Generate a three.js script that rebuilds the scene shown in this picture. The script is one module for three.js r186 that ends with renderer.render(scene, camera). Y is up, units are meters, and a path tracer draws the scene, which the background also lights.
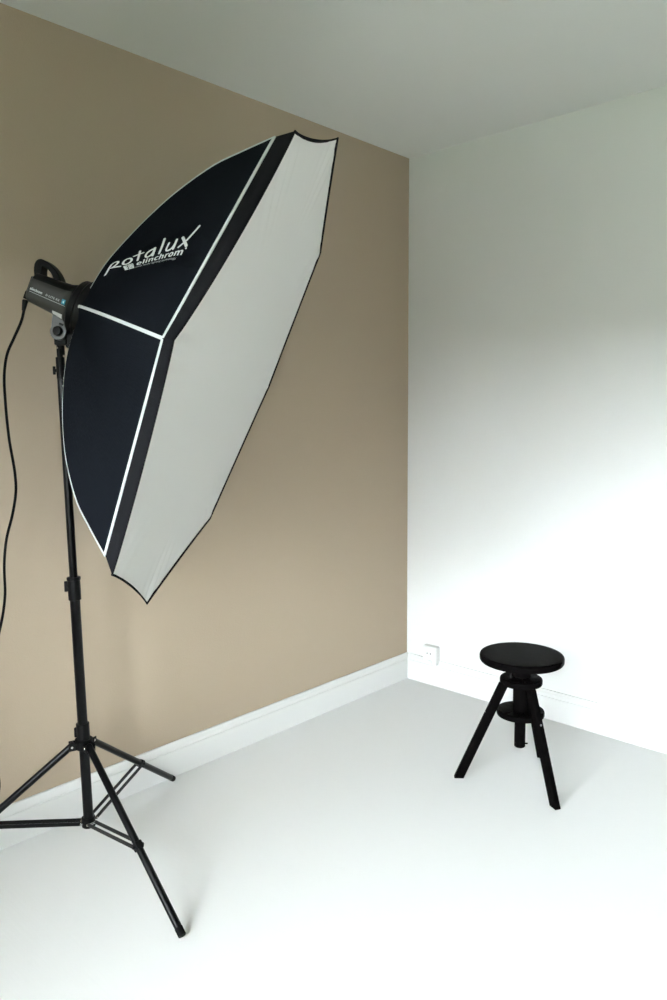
import * as THREE from 'three';
import { RectAreaLightUniformsLib } from 'three/addons/lights/RectAreaLightUniformsLib.js';
import { RoundedBoxGeometry } from 'three/addons/geometries/RoundedBoxGeometry.js';
import { mergeGeometries, toCreasedNormals } from 'three/addons/utils/BufferGeometryUtils.js';

// ---------------------------------------------------------------- camera, sky, light, exposure
const scene = new THREE.Scene();
const camera = new THREE.PerspectiveCamera(66.41, 667 / 1000, 0.05, 200);
camera.rotation.order = 'YXZ';
camera.position.set(2.3711, 1.3958, 3.0862);
camera.rotation.set(-0.1183, 0.7525, -0.0070);
const renderer = new THREE.WebGLRenderer({ antialias: true });
renderer.toneMapping = THREE.LinearToneMapping;
renderer.toneMappingExposure = 1.0;
renderer.shadowMap.enabled = true;
RectAreaLightUniformsLib.init();
// hazy white sky; it reaches the room only through the windows
{
  const W = 64, H = 128, d = new Float32Array(W * H * 4);
  for (let y = 0; y < H; y++) for (let x = 0; x < W; x++) {
    const e = Math.sin(((y + 0.5) / H - 0.5) * Math.PI), L = e > 0 ? 0.8 + 0.2 * Math.exp(-4 * e) : 0.12, k = (y * W + x) * 4;   // thin bright haze, a little brighter towards the horizon
    d[k] = 0.92 * L; d[k + 1] = 1.0 * L; d[k + 2] = 1.04 * L; d[k + 3] = 1;
  }
  const t = new THREE.DataTexture(d, W, H, THREE.RGBAFormat, THREE.FloatType);
  t.mapping = THREE.EquirectangularReflectionMapping; t.magFilter = THREE.LinearFilter; t.needsUpdate = true;
  scene.background = t;
}
scene.backgroundIntensity = 62;
// the glow of each window pane, light of the window's own size
const WIN = [[0.8, 1.45], [1.75, 2.6], [2.85, 3.75]], SILL = 0.7, TOP = 2.0, RX = 4.0, RZ = 3.8, RH = 2.6, TH = 0.12;
for (const [a, b] of WIN) {
  const l = new THREE.RectAreaLight(new THREE.Color().setRGB(0.93, 1.0, 1.03), 1.1, b - a, TOP - SILL);
  l.position.set((a + b) / 2, (SILL + TOP) / 2, RZ - 0.02); l.lookAt((a + b) / 2, (SILL + TOP) / 2, 0); l.castShadow = true; scene.add(l);
}

// ---------------------------------------------------------------- helpers
const V3 = (x, y, z) => new THREE.Vector3(x, y, z);
let seed = 7;
const rnd = () => { seed = (seed * 16807) % 2147483647; return seed / 2147483647; };
const used = {};
const numbered = (n) => { const k = used[n] = (used[n] ?? -1) + 1; return k ? n + '_' + String(k).padStart(3, '0') : n; };
function mesh(name, geo, material, parent) {
  const g = Array.isArray(geo) ? mergeGeometries(geo.map((x) => { const y = x.index ? x.toNonIndexed() : x; for (const k of Object.keys(y.attributes)) if (!['position', 'normal', 'uv'].includes(k)) y.deleteAttribute(k); return y; })) : geo;
  const m = new THREE.Mesh(g, material);
  m.name = name; m.castShadow = m.receiveShadow = true;
  if (parent) parent.add(m);
  return m;
}
function flatUv(g) { const p = g.attributes.position, uv = []; for (let i = 0; i < p.count; i++) uv.push(p.getX(i) + p.getY(i) * 0.7, p.getZ(i) + p.getY(i)); g.setAttribute('uv', new THREE.Float32BufferAttribute(uv, 2)); return g; }
function thing(name, label, category, pos) {
  const o = new THREE.Group(); o.name = numbered(name); o.position.copy(pos); o.userData = { label, category };
  scene.add(o); return o;
}
function struct(name, geo, material, label, category) {
  const m = mesh(name, geo, material, scene);
  m.userData = { kind: 'structure', label, category };
  return m;
}
const box = (x0, x1, y0, y1, z0, z1) => new THREE.BoxGeometry(x1 - x0, y1 - y0, z1 - z0).translate((x0 + x1) / 2, (y0 + y1) / 2, (z0 + z1) / 2);
const rbox = (w, h, d, r = 0.003, s = 3) => new RoundedBoxGeometry(w, h, d, s, r);
// cylinder between two points, bevelled ends
function rod(a, b, r0, r1 = r0, seg = 20, bevel = 0.0012) {
  const d = b.clone().sub(a), L = d.length();
  const g = new THREE.LatheGeometry([[0, 0], [r0 - bevel, 0], [r0, bevel], [r1, L - bevel], [r1 - bevel, L], [0, L]].map(([x, y]) => new THREE.Vector2(x, y)), seg);
  const c = toCreasedNormals(g, 0.6);
  c.applyQuaternion(new THREE.Quaternion().setFromUnitVectors(V3(0, 1, 0), d.normalize()));
  return c.translate(a.x, a.y, a.z);
}
const lathe = (pts, seg = 40, crease = 0.6) => toCreasedNormals(new THREE.LatheGeometry(pts.map(([x, y]) => new THREE.Vector2(x, y)), seg), crease);
const flatlathe = (...a) => flatUv(lathe(...a));
// bar with rectangular section between two points; up says where its wide side looks
function bar(a, b, w, t, side, bev = 0.002) {
  const d = b.clone().sub(a), L = d.length(); d.normalize();
  const s = side.clone().addScaledVector(d, -side.dot(d)).normalize(), n = s.clone().cross(d);
  const g = new RoundedBoxGeometry(w, L, t, 2, bev);
  g.applyMatrix4(new THREE.Matrix4().makeBasis(s, d, n));
  return g.translate((a.x + b.x) / 2, (a.y + b.y) / 2, (a.z + b.z) / 2);
}
const tube = (pts, r, n = 64, seg = 10, closed = false) => new THREE.TubeGeometry(new THREE.CatmullRomCurve3(pts, closed, 'centripetal'), n, r, seg, closed);
// parametric sheet: f(i/n, j/m) -> Vector3
function sheet(f, n, m, uvScale = [1, 1]) {
  const p = [], uv = [], idx = [];
  for (let i = 0; i <= n; i++) for (let j = 0; j <= m; j++) { const q = f(i / n, j / m); p.push(q.x, q.y, q.z); uv.push(i / n * uvScale[0], j / m * uvScale[1]); }
  for (let i = 0; i < n; i++) for (let j = 0; j < m; j++) { const a = i * (m + 1) + j, b = a + m + 1; idx.push(a, b, a + 1, b, b + 1, a + 1); }
  const g = new THREE.BufferGeometry();
  g.setAttribute('position', new THREE.Float32BufferAttribute(p, 3)); g.setAttribute('uv', new THREE.Float32BufferAttribute(uv, 2));
  g.setIndex(idx); g.computeVertexNormals(); return g;
}
// flat sewn tape: width direction given per point, slightly domed, 1.6 mm thick
function ribbon(pts, side, hw, th = 0.0016) {
  const sec = [[-1, 0], [-0.8, 1], [0.8, 1], [1, 0], [0.8, -1], [-0.8, -1], [-1, 0]];
  return toCreasedNormals(sheet((a, b) => {
    const k = Math.round(a * (pts.length - 1)), q = pts[k].clone(), d = pts[Math.min(k + 1, pts.length - 1)].clone().sub(pts[Math.max(k - 1, 0)]).normalize();
    const s = side(k).clone().addScaledVector(d, -side(k).dot(d)).normalize(), n = s.clone().cross(d), c = sec[Math.round(b * 6)];
    return q.addScaledVector(s, c[0] * hw).addScaledVector(n, c[1] * th);
  }, pts.length - 1, 6), 0.7);
}
// tileable value noise
function noiseTex(size, layers, lo, hi, srgb) {
  const acc = new Float32Array(size * size);
  for (const [fx, fy, amp] of layers) {
    const t = Array.from({ length: fx * fy }, rnd), sm = (x) => x * x * (3 - 2 * x);
    for (let y = 0; y < size; y++) for (let x = 0; x < size; x++) {
      const u = x / size * fx, v = y / size * fy, i = Math.floor(u), j = Math.floor(v), a = sm(u - i), b = sm(v - j), i1 = (i + 1) % fx, j1 = (j + 1) % fy;
      acc[y * size + x] += amp * ((t[j * fx + i] * (1 - a) + t[j * fx + i1] * a) * (1 - b) + (t[j1 * fx + i] * (1 - a) + t[j1 * fx + i1] * a) * b - 0.5);
    }
  }
  const d = new Uint8Array(size * size * 4);
  for (let k = 0; k < size * size; k++) { const c = acc[k] + 0.5; for (let n = 0; n < 3; n++) d[k * 4 + n] = Math.max(0, Math.min(255, lo[n] + (hi[n] - lo[n]) * c)); d[k * 4 + 3] = 255; }
  const t = new THREE.DataTexture(d, size, size); t.wrapS = t.wrapT = THREE.RepeatWrapping; t.magFilter = THREE.LinearFilter; t.minFilter = THREE.LinearMipmapLinearFilter; t.generateMipmaps = true;
  if (srgb) t.colorSpace = THREE.SRGBColorSpace; t.needsUpdate = true; return t;
}
const grey = [[0, 0, 0], [255, 255, 255]];
const rollerTex = noiseTex(512, [[96, 96, 0.5], [200, 200, 0.5], [12, 12, 0.25]], ...grey);
const weaveTex = noiseTex(256, [[128, 20, 0.5], [20, 128, 0.5], [6, 6, 0.3]], ...grey);
const brushTex = noiseTex(512, [[8, 180, 0.5], [5, 60, 0.4], [40, 40, 0.2]], ...grey);
function rep(t, x, y) { const c = t.clone(); c.repeat.set(x, y); c.needsUpdate = true; return c; }
const std = (color, roughness, extra = {}) => new THREE.MeshStandardMaterial({ color, roughness, ...extra });
const phys = (color, roughness, extra = {}) => new THREE.MeshPhysicalMaterial({ color, roughness, ...extra });

const M = {
  beige: std(new THREE.Color().setRGB(0.405, 0.330, 0.247), 0.85, { bumpMap: rep(rollerTex, 3, 3), bumpScale: 0.0004 }),
  white: std(new THREE.Color().setRGB(0.80, 0.805, 0.80), 0.8, { bumpMap: rep(rollerTex, 3, 3), bumpScale: 0.0004 }),
  ceiling: std(new THREE.Color().setRGB(0.80, 0.805, 0.80), 0.9, { bumpMap: rep(rollerTex, 3, 3), bumpScale: 0.0003 }),
  trim: std(new THREE.Color().setRGB(0.79, 0.795, 0.79), 0.4),
  floor: phys(new THREE.Color().setRGB(0.84, 0.845, 0.845), 0.5, { bumpMap: rep(brushTex, 1.5, 1.5), bumpScale: 0.0003 }),
  glass: phys(0xffffff, 0.0, { transmission: 1, thickness: 0, ior: 1.45 }),
  plastic: std(new THREE.Color().setRGB(0.82, 0.83, 0.82), 0.35),
  dark: std(0x0b0b0b, 0.6),
  stoolBlack: phys(0x090808, 0.26, { specularIntensity: 0.01,  bumpMap: rep(brushTex, 3, 3), bumpScale: 0.00015 }),
  standBlack: phys(0x040405, 0.28, { specularIntensity: 0.3 }),
  castBlack: phys(0x060607, 0.5, { specularIntensity: 0.25 }),
  chrome: std(0xc8c8c8, 0.25, { metalness: 1 }),
  rubber: phys(0x070707, 0.7, { specularIntensity: 0.2 }),
  nylon: phys(new THREE.Color().setRGB(0.0075, 0.0088, 0.0115), 0.8, { side: THREE.DoubleSide, specularIntensity: 0.0, bumpMap: rep(weaveTex, 5, 5), bumpScale: 0.0006 }),
  lip: phys(new THREE.Color().setRGB(0.012, 0.012, 0.0135), 0.85, { specularIntensity: 0.0, side: THREE.DoubleSide, bumpMap: rep(weaveTex, 6, 6), bumpScale: 0.0005 }),
  piping: std(new THREE.Color().setRGB(0.52, 0.55, 0.55), 0.55),
  diffuser: phys(new THREE.Color().setRGB(0.92, 0.93, 0.92), 0.9, { side: THREE.DoubleSide, bumpMap: rep(weaveTex, 8, 8), bumpScale: 0.0002 }),
  flashGrey: phys(0x2e2e2c, 0.5, { specularIntensity: 0.5,  bumpMap: rep(rollerTex, 1, 1), bumpScale: 0.0001 }),
  flashDark: phys(0x080808, 0.5, { specularIntensity: 0.25 }),
  flashMid: std(0x363837, 0.45),
  sticker: std(0xb9bbbb, 0.45),
  frameGrey: std(0x2a2a2a, 0.4),
  ground: std(new THREE.Color().setRGB(0.045, 0.075, 0.032), 0.95),
  houseGlass: std(0x20262a, 0.15),
  facade: std(new THREE.Color().setRGB(0.11, 0.10, 0.085), 0.9),
};

// ---------------------------------------------------------------- room
const uvm = (g) => {                               // uv in metres by the dominant axis
  const p = g.attributes.position, n = g.attributes.normal, uv = [];
  for (let i = 0; i < p.count; i++) { const ax = Math.abs(n.getX(i)), ay = Math.abs(n.getY(i)); if (ay > 0.7) uv.push(p.getX(i), p.getZ(i)); else if (ax > 0.7) uv.push(p.getZ(i), p.getY(i)); else uv.push(p.getX(i), p.getY(i)); }
  g.setAttribute('uv', new THREE.Float32BufferAttribute(uv, 2)); return g;
};
struct('floor', uvm(box(-TH, RX + TH, -0.1, 0, -TH, RZ + 0.35)), M.floor, 'white painted floor of the studio room', 'floor');
struct('ceiling', uvm(box(-TH, RX + TH, RH, RH + 0.15, -TH, RZ + 0.35)), M.ceiling, 'plain white ceiling above the studio corner', 'ceiling');
struct('wall_left', uvm(box(-TH, 0, 0, RH, 0, RZ)), M.beige, 'taupe beige painted wall behind the softbox', 'wall');
struct('wall_back', uvm(box(-TH, RX + TH, 0, RH, -TH, 0)), M.white, 'white painted wall behind the black stool', 'wall');
struct('wall_right', uvm(box(RX, RX + TH, 0, RH, 0, RZ)), M.beige, 'second taupe beige wall facing the softbox wall', 'wall');
{
  const s = new THREE.Shape([[-TH, 0], [RX + TH, 0], [RX + TH, RH], [-TH, RH]].map(([x, y]) => new THREE.Vector2(x, y)));
  for (const [a, b] of WIN) s.holes.push(new THREE.Path([[a, SILL], [a, TOP], [b, TOP], [b, SILL]].map(([x, y]) => new THREE.Vector2(x, y))));
  struct('wall_front', new THREE.ExtrudeGeometry(s, { depth: 0.35, bevelEnabled: false }).translate(0, 0, RZ), M.beige, 'beige window wall with three openings facing the stool wall', 'wall');
}
WIN.forEach(([a, b], k) => {
  const w = thing('window_' + (k + 1), ['white framed casement window nearest the softbox wall', 'white framed casement window between the two others', 'white framed casement window furthest from the softbox wall'][k], 'window', V3((a + b) / 2, SILL, RZ + 0.2));
  w.userData.kind = 'structure';
  const W = b - a, Hh = TOP - SILL, f = 0.05;
  mesh('window_frame', [box(-W / 2, W / 2, 0, f, -0.03, 0.03), box(-W / 2, W / 2, Hh - f, Hh, -0.03, 0.03), box(-W / 2, -W / 2 + f, f, Hh - f, -0.03, 0.03), box(W / 2 - f, W / 2, f, Hh - f, -0.03, 0.03)], M.trim, w);
  mesh('mullion', box(-0.03, 0.03, f, Hh - f, -0.03, 0.03), M.trim, w);
  for (const s of [-1, 1]) mesh('pane', new THREE.PlaneGeometry(W / 2 - f - 0.03, Hh - 2 * f).translate(s * (W / 4 - f / 2 + 0.015), Hh / 2, 0), M.glass, w);
  mesh('window_sill', rbox(W + 0.1, 0.03, 0.26, 0.005).translate(0, -0.015 + 0.0, -0.14), M.trim, w);
});
// skirting boards: plank, shadow groove and a moulded cap
function skirting(name, L, label) {
  const s = new THREE.Shape();
  s.moveTo(0, 0); s.lineTo(0.0165, 0); s.lineTo(0.0165, 0.1005); s.lineTo(0.0158, 0.1015); s.lineTo(0.0130, 0.1018); s.lineTo(0.0130, 0.1058); s.lineTo(0.0155, 0.1065);
  s.quadraticCurveTo(0.0165, 0.114, 0.0120, 0.122); s.quadraticCurveTo(0.0095, 0.128, 0.0090, 0.1322); s.lineTo(0, 0.1322); s.closePath();
  const g = new THREE.ExtrudeGeometry(s, { depth: L, bevelEnabled: false, curveSegments: 8 });
  return struct(name, g, M.trim, label, 'baseboard');
}
skirting('baseboard_left', RZ - 0.0, 'white moulded skirting board along the beige wall');
const bb = skirting('baseboard_back', RX - 0.017, 'white moulded skirting board along the white wall');
bb.geometry.rotateY(Math.PI / 2).scale(1, 1, -1);
{ const ix = bb.geometry; const p = ix.attributes.position; if (!ix.index) { for (let i = 0; i < p.count; i += 3) for (const at of Object.values(ix.attributes)) { const n = at.itemSize; for (let c = 0; c < n; c++) { const A = at.array, t = A[(i + 1) * n + c]; A[(i + 1) * n + c] = A[(i + 2) * n + c]; A[(i + 2) * n + c] = t; } } } ix.computeVertexNormals(); ix.translate(0.017, 0, 0); }
struct('balcony_slab', box(-0.6, RX + 0.6, 2.6, 2.8, RZ + 0.35, RZ + 1.4), M.facade, 'grey balcony slab of the floor above, outside over both windows', 'balcony');
// outdoors, seen by the windows only
struct('ground', box(-30, 34, -3.3, -3.2, RZ + 0.4, 60), M.ground, 'green lawn outside below the windows', 'ground');
{
  const o = thing('neighbour_house', 'long brick-coloured house with flat roof across the lawn', 'building', V3(2, -3.2, 32));
  mesh('house_wall', box(-28, 28, 0, 6.2, 0, 8), M.facade, o);
  mesh('roof', box(-28.3, 28.3, 6.2, 6.5, -0.4, 8.4), M.frameGrey, o);
  for (let r = 0; r < 2; r++) for (let k = -8; k <= 8; k++) mesh('house_window', box(k * 3.2 - 0.6, k * 3.2 + 0.6, 1 + r * 2.4, 2.4 + r * 2.4, -0.04, 0.02), M.houseGlass, o);
}

// ---------------------------------------------------------------- wall socket
{
  const o = thing('wall_socket', 'white surface-mounted power socket on the white wall above the skirting', 'socket', V3(0.168, 0.158, 0));
  mesh('mounting_box', rbox(0.084, 0.094, 0.034, 0.004).translate(0, 0, 0.017), M.plastic, o);
  const p = mesh('face_plate', [rbox(0.076, 0.06, 0.006, 0.0025).translate(0, 0.012, 0.036)], M.plastic, o);
  mesh('socket_rim', new THREE.TorusGeometry(0.0195, 0.0022, 8, 40).translate(0, 0.012, 0.039), M.plastic, p);
  for (const s of [-1, 1]) mesh('pin_hole', new THREE.CylinderGeometry(0.0032, 0.0032, 0.0012, 16).rotateX(Math.PI / 2).translate(s * 0.0095, 0.012, 0.0393), M.dark, p);
  mesh('switch', rbox(0.028, 0.014, 0.006, 0.0015).translate(0, -0.031, 0.035), M.plastic, o);
}

// ---------------------------------------------------------------- stool
{
  const o = thing('screw_stool', 'black wooden three-legged screw stool with round seat on the white floor', 'stool', V3(0.998, 0, 0.602));
  const R = 0.154, yt = 0.487, th = 0.026;
  mesh('seat', flatlathe([[0, yt - th], [R - 0.008, yt - th], [R - 0.003, yt - th + 0.0015], [R - 0.0005, yt - th + 0.005], [R, yt - th + 0.009], [R, yt - 0.008], [R - 0.0007, yt - 0.0045], [R - 0.0025, yt - 0.0018], [R - 0.006, yt - 0.0003], [R - 0.009, yt], [R - 0.016, yt], [R - 0.05, yt], [0, yt]], 72, 0.55), M.stoolBlack, o);
  mesh('seat_block', lathe([[0, 0.40], [0.03, 0.40], [0.034, 0.404], [0.034, yt - th], [0, yt - th]], 40), M.stoolBlack, o);
  const disc = (r, y0, y1) => flatlathe([[0, y0], [r - 0.006, y0], [r - 0.0018, y0 + 0.0018], [r, y0 + 0.006], [r, y1 - 0.006], [r - 0.0018, y1 - 0.0018], [r - 0.006, y1], [r - 0.012, y1], [0, y1]], 56, 0.7);
  mesh('upper_disc', disc(0.078, 0.374, 0.398), M.stoolBlack, o);
  mesh('lower_disc', disc(0.088, 0.252, 0.274), M.stoolBlack, o);
  mesh('spindle', rod(V3(0, 0.128, 0), V3(0, 0.40, 0), 0.0205, 0.0205, 32, 0.003), M.stoolBlack, o);
  mesh('threaded_sleeve', rod(V3(0, 0.270, 0), V3(0, 0.378, 0), 0.0285, 0.0285, 36, 0.002), M.stoolBlack, o);
  mesh('stop_pin', rod(V3(0.008, 0.140, -0.008), V3(0.023, 0.140, -0.019), 0.003, 0.003, 10, 0.0006), M.stoolBlack, o);
  for (const [dx, dz] of [[-0.18, 0.147], [0.205, 0.105], [-0.024, -0.209]]) {
    const a = Math.atan2(dz, dx), e = V3(Math.cos(a), 0, Math.sin(a)), tan = V3(-Math.sin(a), 0, Math.cos(a)), rf = 0.226;
    // leg: rectangular bar, cut level at foot and top
    const top = e.clone().multiplyScalar(0.062).setY(0.376), foot = e.clone().multiplyScalar(rf).setY(0);
    const g = new RoundedBoxGeometry(0.024, 1, 0.036, 2, 0.003), p = g.attributes.position;
    for (let i = 0; i < p.count; i++) { const t = p.getY(i) + 0.5; const q = foot.clone().lerp(top, t).addScaledVector(tan, p.getX(i)).addScaledVector(e, p.getZ(i)); q.y += 0; p.setXYZ(i, q.x, q.y, q.z); }
    // orient: x->tan, y->up, z->e is left-handed for tan,up,e so mirror the winding
    const ix = g.index; if (ix) { for (let i = 0; i < ix.count; i += 3) { const t = ix.getX(i + 1); ix.setX(i + 1, ix.getX(i + 2)); ix.setX(i + 2, t); } } else { const A = g.attributes; for (let i = 0; i < p.count; i += 3) for (const at of Object.values(A)) { const n = at.itemSize; for (let c = 0; c < n; c++) { const t = at.array[(i + 1) * n + c]; at.array[(i + 1) * n + c] = at.array[(i + 2) * n + c]; at.array[(i + 2) * n + c] = t; } } }
    const gg = toCreasedNormals(g, 0.5);
    const leg = mesh('leg', gg, M.stoolBlack, o);
    const h = 0.263, at = foot.clone().lerp(top, h / 0.376).addScaledVector(e, 0.0185);
    mesh('bolt_head', rod(at, at.clone().addScaledVector(e, 0.0018), 0.0042, 0.004, 14, 0.0006), M.chrome, leg);
  }
}

// ---------------------------------------------------------------- light stand
const PB = V3(0.288, 0, 1.980);
const lean = (y) => V3(-0.0138, 0, 0.0128).multiplyScalar((y - 0.12) / 1.4).setY(y);
{
  const o = thing('light_stand', 'black folding tripod light stand holding up the softbox', 'light stand', PB);
  const seg = (name, y0, y1, r, m = M.standBlack, par = o) => mesh(name, rod(lean(y0), lean(y1), r), m, par);
  seg('lower_tube', 0.122, 0.86, 0.0150);
  seg('middle_tube', 0.85, 1.505, 0.0118);
  seg('top_tube', 1.50, 1.575, 0.0085, M.castBlack);
  const c1 = seg('clamp_collar', 0.836, 0.903, 0.0185, M.castBlack);
  mesh('collar_ring', rod(lean(0.896), lean(0.9055), 0.0202), M.castBlack, c1);
  { const c = lean(0.878), d = V3(-0.55, 0, 0.83); mesh('locking_knob', [rod(c.clone().addScaledVector(d, 0.014), c.clone().addScaledVector(d, 0.022), 0.005), bar(c.clone().addScaledVector(d, 0.023).add(V3(0, -0.016, 0)), c.clone().addScaledVector(d, 0.023).add(V3(0, 0.016, 0)), 0.010, 0.008, d)], M.castBlack, c1); }
  const c2 = seg('clamp_collar', 1.488, 1.550, 0.0125, M.castBlack);
  { const c = lean(1.512), d = V3(-0.55, 0, 0.83); mesh('locking_knob', [rod(c.clone().addScaledVector(d, 0.010), c.clone().addScaledVector(d, 0.02), 0.004), bar(c.clone().addScaledVector(d, 0.018).add(V3(0, -0.012, 0)), c.clone().addScaledVector(d, 0.018).add(V3(0, 0.012, 0)), 0.008, 0.006, d)], M.castBlack, c2); }
  mesh('hub_collar', rod(lean(0.40), lean(0.452), 0.0195), M.castBlack, o);
  { const c = lean(0.425), d = V3(-0.75, 0, 0.66); mesh('locking_knob', [rod(c.clone().addScaledVector(d, 0.014), c.clone().addScaledVector(d, 0.024), 0.005), bar(c.clone().addScaledVector(d, 0.022).add(V3(0, -0.018, 0)), c.clone().addScaledVector(d, 0.022).add(V3(0, 0.012, 0)), 0.010, 0.008, d)], M.castBlack, o); }
  const feet = [V3(0.503, 0.011, 0.016), V3(-0.243, 0.011, -0.480), V3(-0.243, 0.011, 0.452)];
  const hubY = 0.385, lowY = 0.136;
  const hub = mesh('hub', rod(lean(hubY - 0.012), lean(hubY + 0.018), 0.026), M.castBlack, o);
  const low = mesh('brace_hub', rod(lean(lowY - 0.016), lean(lowY + 0.014), 0.0205), M.castBlack, o);
  for (const f of feet) {
    const e = V3(f.x, 0, f.z).normalize(), s = V3(-e.z, 0, e.x);
    const a = lean(hubY).addScaledVector(e, 0.034);
    for (const k of [-1, 1]) mesh('lug', bar(lean(hubY).addScaledVector(e, 0.015).addScaledVector(s, k * 0.0135), lean(hubY - 0.002).addScaledVector(e, 0.044).addScaledVector(s, k * 0.0135), 0.022, 0.004, V3(0, 1, 0), 0.0015), M.castBlack, hub);
    mesh('rivet', rod(a.clone().addScaledVector(s, -0.0172), a.clone().addScaledVector(s, 0.0172), 0.0042, 0.0042, 14, 0.0008), M.chrome, hub);
    const d = f.clone().sub(a).normalize();
    const leg = mesh('leg', rod(a.clone().addScaledVector(d, -0.008), f.clone().addScaledVector(d, -0.02), 0.0105), M.standBlack, o);
    mesh('rubber_foot', rod(f.clone().addScaledVector(d, -0.026), f.clone().addScaledVector(d, 0.0005), 0.0112, 0.0108, 18, 0.002), M.rubber, leg);
    const at = a.clone().lerp(f, 0.555), from = lean(lowY).addScaledVector(e, 0.022);
    for (const k of [-1, 1]) mesh('brace', bar(from.clone().addScaledVector(s, k * 0.012), at.clone().addScaledVector(s, k * 0.012), 0.0115, 0.004, V3(0, 1, 0), 0.0012), M.standBlack, o);
    mesh('rivet', rod(at.clone().addScaledVector(s, -0.0175), at.clone().addScaledVector(s, 0.0175), 0.0045, 0.0045, 14, 0.0008), M.castBlack, leg);
    mesh('leg_bracket', bar(at.clone().addScaledVector(d, -0.012), at.clone().addScaledVector(d, 0.012), 0.024, 0.024, s, 0.004), M.castBlack, leg);
    mesh('rivet', rod(from.clone().addScaledVector(s, -0.0175), from.clone().addScaledVector(s, 0.0175), 0.004, 0.004, 14, 0.0008), M.chrome, low);
  }
}

// ---------------------------------------------------------------- softbox and flash head share one tilted axis
const AN = V3(0.7067, -0.3995, -0.5840).normalize(), AU = V3(0, 1, 0).cross(AN).normalize(), AV = AN.clone().cross(AU);
const AC = V3(0.6664, 1.4909, 1.6565);
const axisQ = new THREE.Quaternion().setFromRotationMatrix(new THREE.Matrix4().makeBasis(AU, AV, AN));
const axisAt = (t) => AC.clone().addScaledVector(AN, t);
function canvasTex(w, h, draw) {
  const c = document.createElement('canvas'); c.width = w; c.height = h; const g = c.getContext('2d');
  g.fillStyle = '#000'; g.fillRect(0, 0, w, h); draw(g); const t = new THREE.CanvasTexture(c); t.anisotropy = 8; return t;
}
{
  const o = thing('octagonal_softbox', 'large black octagonal softbox with white diffuser and printed logo on the flash head', 'softbox', axisAt(-0.47));
  o.quaternion.copy(axisQ);
  const Zf = 0.47, Zl = 0.435, Rl = 0.70;
  const front = [[-0.4638, 0.5478], [0.0383, 0.7137], [0.5504, 0.4866], [0.6229, -0.0178], [0.5134, -0.5300], [-0.0033, -0.7278], [-0.5285, -0.5054], [-0.7506, 0.0393]].map(([x, y]) => V3(x, y, Zf));
  const ang = (i) => (132.35 - 45 * i) * Math.PI / 180;
  const prof = new THREE.CatmullRomCurve3([[0, 0.072], [0.05, 0.195], [0.115, 0.315], [0.17, 0.405], [0.225, 0.485], [0.31, 0.588], [0.37, 0.643], [Zl, Rl]].map(([z, r]) => V3(r, 0, z)), false, 'centripetal');
  const ringDraw = [0, 0.035, 0.02, 0, 0, 0.02, 0, 0];
  const rodBow = [-0.010, 0, 0, 0, 0, 0, 0.020, 0.004];      // each rod bends a little differently
  const ribPt = (i, a) => { const q = prof.getPointAt(a), r = q.x + (rodBow[((i % 8) + 8) % 8]) * Math.sin(Math.PI * a) - ringDraw[((i % 8) + 8) % 8] * a * a; return V3(r * Math.cos(ang(i)), r * Math.sin(ang(i)), q.z); };
  const ringSag = [0.058, 0.02, 0.02, 0.02, 0.02, 0.030, 0.0, 0.0];
  const panelPt = (i, a, b, out = 0) => {
    const A = ribPt(i, a), B = ribPt(i + 1, a), q = A.lerp(B, b);
    const c = Math.sin(Math.PI * b) * Math.sin(Math.PI * Math.min(1, a)) * 0.045, r = ringSag[i % 8] * Math.sin(Math.PI * b) * a * a;      // cloth pulled inwards between the rods
    const n = V3(Math.cos(ang(i + 0.5)) * 0.72, Math.sin(ang(i + 0.5)) * 0.72, -0.69);
    return q.addScaledVector(n, out - c).add(V3(-Math.cos(ang(i + 0.5)) * r, -Math.sin(ang(i + 0.5)) * r, 0));
  };

  const edgeSag = [0.013, 0.004, 0.004, 0.005, 0.008, 0.009, 0.016, 0.030];
  const edge = (i, t) => {
    const A = front[i % 8], B = front[(i + 1) % 8], q = A.clone().lerp(B, t), inw = V3(-(A.x + B.x), -(A.y + B.y), 0).normalize();
    return q.addScaledVector(inw, edgeSag[i % 8] * Math.pow(4 * t * (1 - t), 0.8));
  };
  for (let i = 0; i < 8; i++) {
    const panel = mesh('fabric_panel', sheet((a, b) => panelPt(i, a, b), 32, 14, [0.7, 0.5]), M.nylon, o);
    mesh('seam_piping', ribbon(Array.from({ length: 33 }, (_, k) => ribPt(i, k / 32).add(V3(-Math.sin(ang(i)), Math.cos(ang(i)), 0).multiplyScalar([-0.002, 0, 0, 0, 0, 0, 0.0075, 0][i]))), (k) => V3(-Math.sin(ang(i)), Math.cos(ang(i)), 0), 0.0038, 0.001), M.piping, o);
    const lip = mesh('lip_band', sheet((a, b) => panelPt(i, 1, b).lerp(edge(i, b), a), 4, 24, [0.05, 0.5]), M.lip, o);
    mesh('lip_piping', ribbon(Array.from({ length: 17 }, (_, k) => panelPt(i, 1, k / 16)), (k) => V3(Math.cos(ang(i + 0.5)) * 0.6, Math.sin(ang(i + 0.5)) * 0.6, 0.8), 0.0040), M.piping, o);
    mesh('edge_binding', tube(Array.from({ length: 25 }, (_, k) => edge(i, k / 24)), 0.0024, 36, 6), M.lip, lip);
    mesh('support_rod', tube(Array.from({ length: 17 }, (_, k) => { const q = ribPt(i, k / 16), s = 1 - 0.008 / Math.hypot(q.x, q.y); q.x *= s; q.y *= s; q.z += 0.006; return q; }), 0.003, 32, 6), M.standBlack, o);
  }
  // diffuser: taut cloth with small pulls running in from the corners
  const rim = (s) => { const k = Math.min(7, Math.floor(s * 8)); return edge(k, s * 8 - k); };
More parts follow.
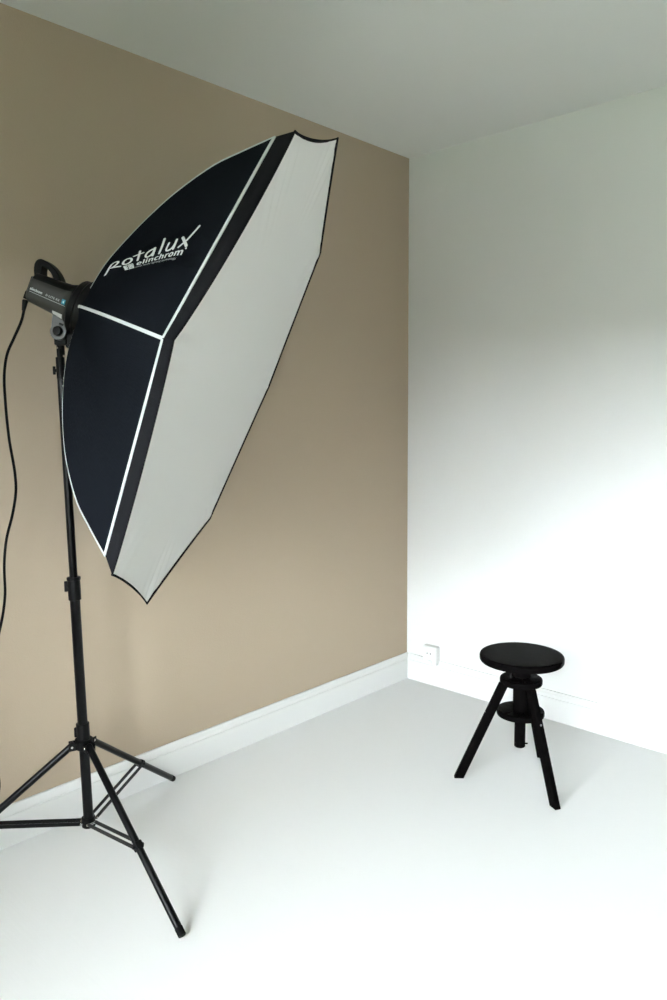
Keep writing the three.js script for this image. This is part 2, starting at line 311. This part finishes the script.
  mesh('diffuser', sheet((a, b) => {
    const e = rim(b), q = V3(0, 0, Zf).lerp(e, a * 0.997); const k = b * 8, near = Math.abs(k - Math.round(k));
    q.z = Zf - 0.003 + Math.pow(a, 10) * (1 - Math.pow(a, 6)) * 0.035 * Math.exp(-near * near * 30) * Math.cos(near * 42) - (1 - a * a) * 0.006; return q;
  }, 30, 320, [0.7, 4]), M.diffuser, o);
  mesh('speed_ring', lathe([[0.058, -0.0115], [0.082, -0.0115], [0.086, -0.007], [0.086, 0.012], [0.080, 0.018], [0.058, 0.018], [0.058, -0.0115]], 48).rotateX(Math.PI / 2), M.flashDark, o);
  // printed logo on the upper camera-side panel
  const S = 1024, logo = canvasTex(S, 400, (g) => {
    g.strokeStyle = g.fillStyle = '#fff'; g.lineCap = 'round'; g.lineJoin = 'round';
    const poly = (w, ...p) => { g.lineWidth = w; g.beginPath(); g.moveTo(p[0], p[1]); for (let k = 2; k < p.length; k += 2) g.lineTo(p[k], p[k + 1]); g.stroke(); };
    const curve = (w, x, y, ...c) => { g.lineWidth = w; g.beginPath(); g.moveTo(x, y); for (let k = 0; k < c.length; k += 6) g.bezierCurveTo(c[k], c[k + 1], c[k + 2], c[k + 3], c[k + 4], c[k + 5]); g.stroke(); };
    const w = 21;
    // R, long leaning stem reaching below the line
    curve(w, 60, 262, 100, 190, 130, 110, 175, 52, 215, 30, 245, 70, 200, 112, 185, 128, 165, 138, 145, 142);
    poly(w + 4, 150, 142, 205, 196);
    // o
    curve(w, 300, 100, 255, 85, 215, 195, 262, 196, 318, 196, 345, 110, 300, 100);
    // t
    poly(w, 418, 52, 365, 196); poly(w - 4, 352, 98, 440, 98); 
    // a
    curve(w, 545, 104, 470, 85, 420, 190, 468, 194, 505, 194, 535, 150, 548, 104); poly(w + 6, 552, 96, 520, 196);
    // l
    poly(w + 3, 655, 20, 590, 196);
    // u
    curve(w, 695, 100, 668, 160, 650, 196, 690, 196, 730, 196, 755, 150, 772, 100); poly(w + 3, 776, 96, 745, 196);
    // x, long rising stroke
    poly(w + 8, 838, 100, 878, 196); poly(w - 3, 800, 196, 880, 140, 990, 30);
    // maker line: small square emblem, name, strap line
    g.fillRect(225, 222, 92, 100); g.fillStyle = '#000'; for (const y of [238, 266, 294]) { g.fillRect(244, y, 70, 7); } g.fillRect(258, 228, 8, 88);
    g.fillStyle = '#fff'; g.font = 'italic bold 92px sans-serif'; g.textBaseline = 'alphabetic';
    const tw = g.measureText('elinchrom').width; g.save(); g.translate(335, 284); g.scale(520 / tw, 1); g.fillText('elinchrom', 0, 0); g.restore();
    g.beginPath(); g.arc(880, 222, 9, 0, 7); g.fill();
    g.font = 'italic 30px sans-serif'; const t2 = g.measureText('swiss made lighting technology').width; g.save(); g.translate(325, 322); g.scale(470 / t2, 1); g.fillStyle = '#bbb'; g.fillText('swiss made lighting technology', 0, 0); g.restore();
  });
  const logoMat = std(new THREE.Color().setRGB(0.72, 0.76, 0.76), 0.6, { alphaMap: logo, transparent: true, side: THREE.DoubleSide, polygonOffset: true, polygonOffsetFactor: -1 });
  // panel between ribs 7 and 8; the print follows the cloth (x along, y up the lettering)
  const lg = sheet((x, y) => panelPt(7, 0.1693 + 1.0319 * x - 0.1233 * y - 0.2189 * x * x, 0.6937 - 0.6497 * x + 0.2967 * y + 0.2818 * x * x, 0.0018), 32, 14);
  mesh('printed_logo', lg, logoMat, o).userData.label = 'white printed lettering on black fabric';
}

// ---------------------------------------------------------------- flash head
{
  const o = thing('studio_flash', 'dark grey studio flash head with carrying handle, clamped behind the softbox', 'flash', axisAt(-0.56));
  o.quaternion.copy(axisQ);
  // section: superellipse, size grows towards the front
const keys = [[-0.079, 0.034, 0.028], [-0.077, 0.044, 0.037], [-0.072, 0.049, 0.0415], [-0.01, 0.052, 0.046], [0.03, 0.053, 0.050], [0.050, 0.058, 0.057], [0.066, 0.068, 0.070], [0.078, 0.071, 0.073]];
  const dims = (z) => { let k = 0; while (k < keys.length - 2 && keys[k + 1][0] < z) k++; const [a, b] = [keys[k], keys[k + 1]], t = Math.max(0, Math.min(1, (z - a[0]) / (b[0] - a[0]))); return [a[1] + (b[1] - a[1]) * t, a[2] + (b[2] - a[2]) * t]; };
  const surf = (z, th, out = 0) => { const [w, h] = dims(z), e = 2 / (z > 0.05 ? 2.4 : 3.6), c = Math.cos(th), s = Math.sin(th); return V3((w + out) * Math.sign(c) * Math.abs(c) ** e, (h + out) * Math.sign(s) * Math.abs(s) ** e, z); };
  const zs = (a) => -0.079 + 0.157 * a;
  mesh('body', [sheet((a, b) => surf(zs(a), -b * Math.PI * 2), 60, 64), sheet((a, b) => surf(-0.079, -b * Math.PI * 2).multiply(V3(a, a, 1)), 4, 64)], M.flashGrey, o);
  mesh('top_shell', sheet((a, b) => surf(-0.07 + 0.145 * a, (158 - 136 * b) * Math.PI / 180, 0.0022), 40, 30), M.flashDark, o);
  mesh('rear_panel', rbox(0.072, 0.058, 0.004, 0.0015).translate(0, 0, -0.080), M.flashDark, o);
  mesh('power_socket', rbox(0.03, 0.022, 0.010, 0.002).translate(-0.022, -0.026, -0.079), M.flashDark, o);
  mesh('front_collar', lathe([[0.062, 0.058], [0.076, 0.058], [0.079, 0.062], [0.079, 0.076], [0.062, 0.078], [0.062, 0.058]], 48).rotateX(Math.PI / 2).scale(1, 1, -1).scale(1, 1, -1), M.flashDark, o);
  // carrying handle: arched strap over the rear top
  { const s = new THREE.Shape(); s.moveTo(-0.077, 0.028); s.bezierCurveTo(-0.092, 0.050, -0.098, 0.078, -0.078, 0.081); s.bezierCurveTo(-0.050, 0.082, -0.020, 0.066, -0.004, 0.040); s.lineTo(-0.020, 0.040); s.bezierCurveTo(-0.034, 0.058, -0.050, 0.070, -0.068, 0.069); s.bezierCurveTo(-0.076, 0.067, -0.072, 0.052, -0.064, 0.040); s.lineTo(-0.064, 0.028); s.closePath();
    mesh('carrying_handle', new THREE.ExtrudeGeometry(s, { depth: 0.034, bevelEnabled: true, bevelSize: 0.003, bevelThickness: 0.003, bevelSegments: 3, curveSegments: 14 }).translate(0, 0, -0.017).rotateY(-Math.PI / 2), M.flashDark, o); }
  // printed name strip on the camera side
  const strip = canvasTex(1024, 128, (g) => { g.fillStyle = '#fff'; g.beginPath(); g.arc(26, 62, 18, 0, 7); g.fill(); g.font = 'bold 66px sans-serif'; let t = g.measureText('elinchrom').width; g.save(); g.translate(56, 84); g.scale(330 / t, 1); g.fillText('elinchrom', 0, 0); g.restore(); g.fillStyle = '#8a8f92'; g.font = 'bold 56px sans-serif'; t = g.measureText('D-LITE RX').width; g.save(); g.translate(470, 80); g.scale(370 / t, 1); g.fillText('D-LITE RX', 0, 0); g.restore(); g.fillStyle = '#bbb'; g.fillRect(0, 114, 1024, 7); });
  const side = (z0, z1, v0, v1, out) => sheet((a, b) => { const z = z0 + (z1 - z0) * a, [w, h] = dims(z), v = v0 + (v1 - v0) * b, e = z > 0.05 ? 2.4 : 3.6; return V3(-(w + out) * (1 - Math.abs(v / h) ** e) ** (1 / e), v, z); }, 12, 4);
  mesh('name_strip', side(-0.074, 0.046, -0.013, 0.006, 0.0006), std(0xd6dadb, 0.5, { alphaMap: strip, transparent: true, side: THREE.DoubleSide }), o).userData.label = 'printed white and grey lettering';
  const c4 = document.createElement('canvas'); c4.width = c4.height = 128; { const g = c4.getContext('2d'); g.fillStyle = '#1f7f9c'; g.fillRect(0, 0, 128, 128); g.fillStyle = '#dfeef2'; g.font = 'bold 110px sans-serif'; g.textAlign = 'center'; g.fillText('4', 64, 104); }
  const t4 = new THREE.CanvasTexture(c4); t4.colorSpace = THREE.SRGBColorSpace;
  mesh('model_badge', side(0.031, 0.043, -0.0085, 0.0055, 0.0012), std(0xffffff, 0.45, { map: t4, side: THREE.DoubleSide }), o).userData.label = 'small blue badge with a numeral';
  mesh('rating_sticker', side(0.012, 0.044, -0.0475, -0.036, 0.001), M.sticker, o);
  // tilting bracket: two cheeks under the body, clamp knob, and the socket that drops onto the stand
  const up = V3(0, 0.9167, -0.3995), piv = V3(-0.004, -0.084, 0.040), low = piv.clone().add(V3(0, 0, -0.007));
  const br = mesh('tilt_bracket', [-1, 1].map((k) => { const s = new THREE.Shape(); s.moveTo(0.008, -0.040); s.lineTo(0.056, -0.040); s.lineTo(0.062, -0.080); s.absarc(0.040, -0.086, 0.022, 0.2, -Math.PI - 0.2, true); s.closePath(); return new THREE.ExtrudeGeometry(s, { depth: 0.007, bevelEnabled: true, bevelSize: 0.0015, bevelThickness: 0.0015, bevelSegments: 2, curveSegments: 16 }).rotateY(-Math.PI / 2).translate(0.0035 + k * 0.021 - 0.004, 0, 0); }), M.flashMid, o);
  mesh('bracket_window', rbox(0.004, 0.006, 0.013, 0.001).translate(-0.0298, -0.063, 0.042), M.flashDark, br);
  mesh('tilt_knob', [lathe([[0, 0], [0.0125, 0], [0.014, 0.002], [0.0135, 0.009], [0.011, 0.012], [0, 0.013]], 28).rotateZ(Math.PI / 2).translate(piv.x - 0.025, piv.y, piv.z), rod(V3(-0.02, -0.084, 0.040), V3(0.03, -0.084, 0.040), 0.006)], M.flashDark, br);
  mesh('stand_socket', [bar(piv.clone().addScaledVector(up, -0.038), piv.clone().addScaledVector(up, 0.012), 0.034, 0.036, V3(1, 0, 0), 0.004), rod(low.clone().addScaledVector(up, -0.068), low.clone().addScaledVector(up, -0.03), 0.0112), bar(piv.clone().addScaledVector(up, -0.034).add(V3(0, 0, 0.03)), piv.clone().addScaledVector(up, 0.012).add(V3(0, 0, 0.03)), 0.022, 0.03, V3(1, 0, 0), 0.005)], M.flashDark, o);
  { const c = low.clone().addScaledVector(up, -0.050); mesh('set_screw', rod(c, c.clone().add(V3(-0.016, 0, -0.004)), 0.0035, 0.0035, 12, 0.0006), M.chrome, o); }
}

// ---------------------------------------------------------------- power cord, hanging from the flash
{
  const pts = [[0.2003, 1.7067, 2.0531], [0.1922, 1.6591, 2.0607], [0.1732, 1.6057, 2.0785], [0.1570, 1.5606, 2.0936], [0.1485, 1.5037, 2.1016], [0.1475, 1.4234, 2.1026], [0.1508, 1.3190, 2.0995], [0.1592, 1.2135, 2.0916], [0.1588, 1.1603, 2.0920], [0.1492, 1.0950, 2.1010], [0.1329, 1.0203, 2.1162], [0.1249, 0.9449, 2.1237], [0.1224, 0.8475, 2.1261], [0.1113, 0.7677, 2.1364], [0.0936, 0.6873, 2.1530], [0.0693, 0.5875, 2.1757], [0.0511, 0.4770, 2.1928], [0.0598, 0.3715, 2.1847], [0.0802, 0.3004, 2.1656], [0.0844, 0.2517, 2.1616], [0.0749, 0.2029, 2.1705], [0.058, 0.142, 2.205], [0.056, 0.070, 2.255], [0.075, 0.018, 2.315], [0.12, 0.0052, 2.42], [0.24, 0.0052, 2.75], [0.28, 0.0052, 3.2]];
  const o = thing('power_cord', 'thin black power cord hanging from the rear of the flash head', 'cord', V3(...pts[pts.length - 1]));
  const g = tube(pts.map((q) => V3(...q).sub(o.position)), 0.0040, 260, 10);
  mesh('cable', g, M.rubber, o);
  const a = V3(...pts[0]).sub(o.position), d = V3(...pts[1]).sub(o.position).sub(a).normalize();
  mesh('plug', rod(a.clone().addScaledVector(d, -0.006), a.clone().addScaledVector(d, 0.026), 0.0085, 0.0052, 18, 0.002), M.flashDark, o);
}

renderer.render(scene, camera);
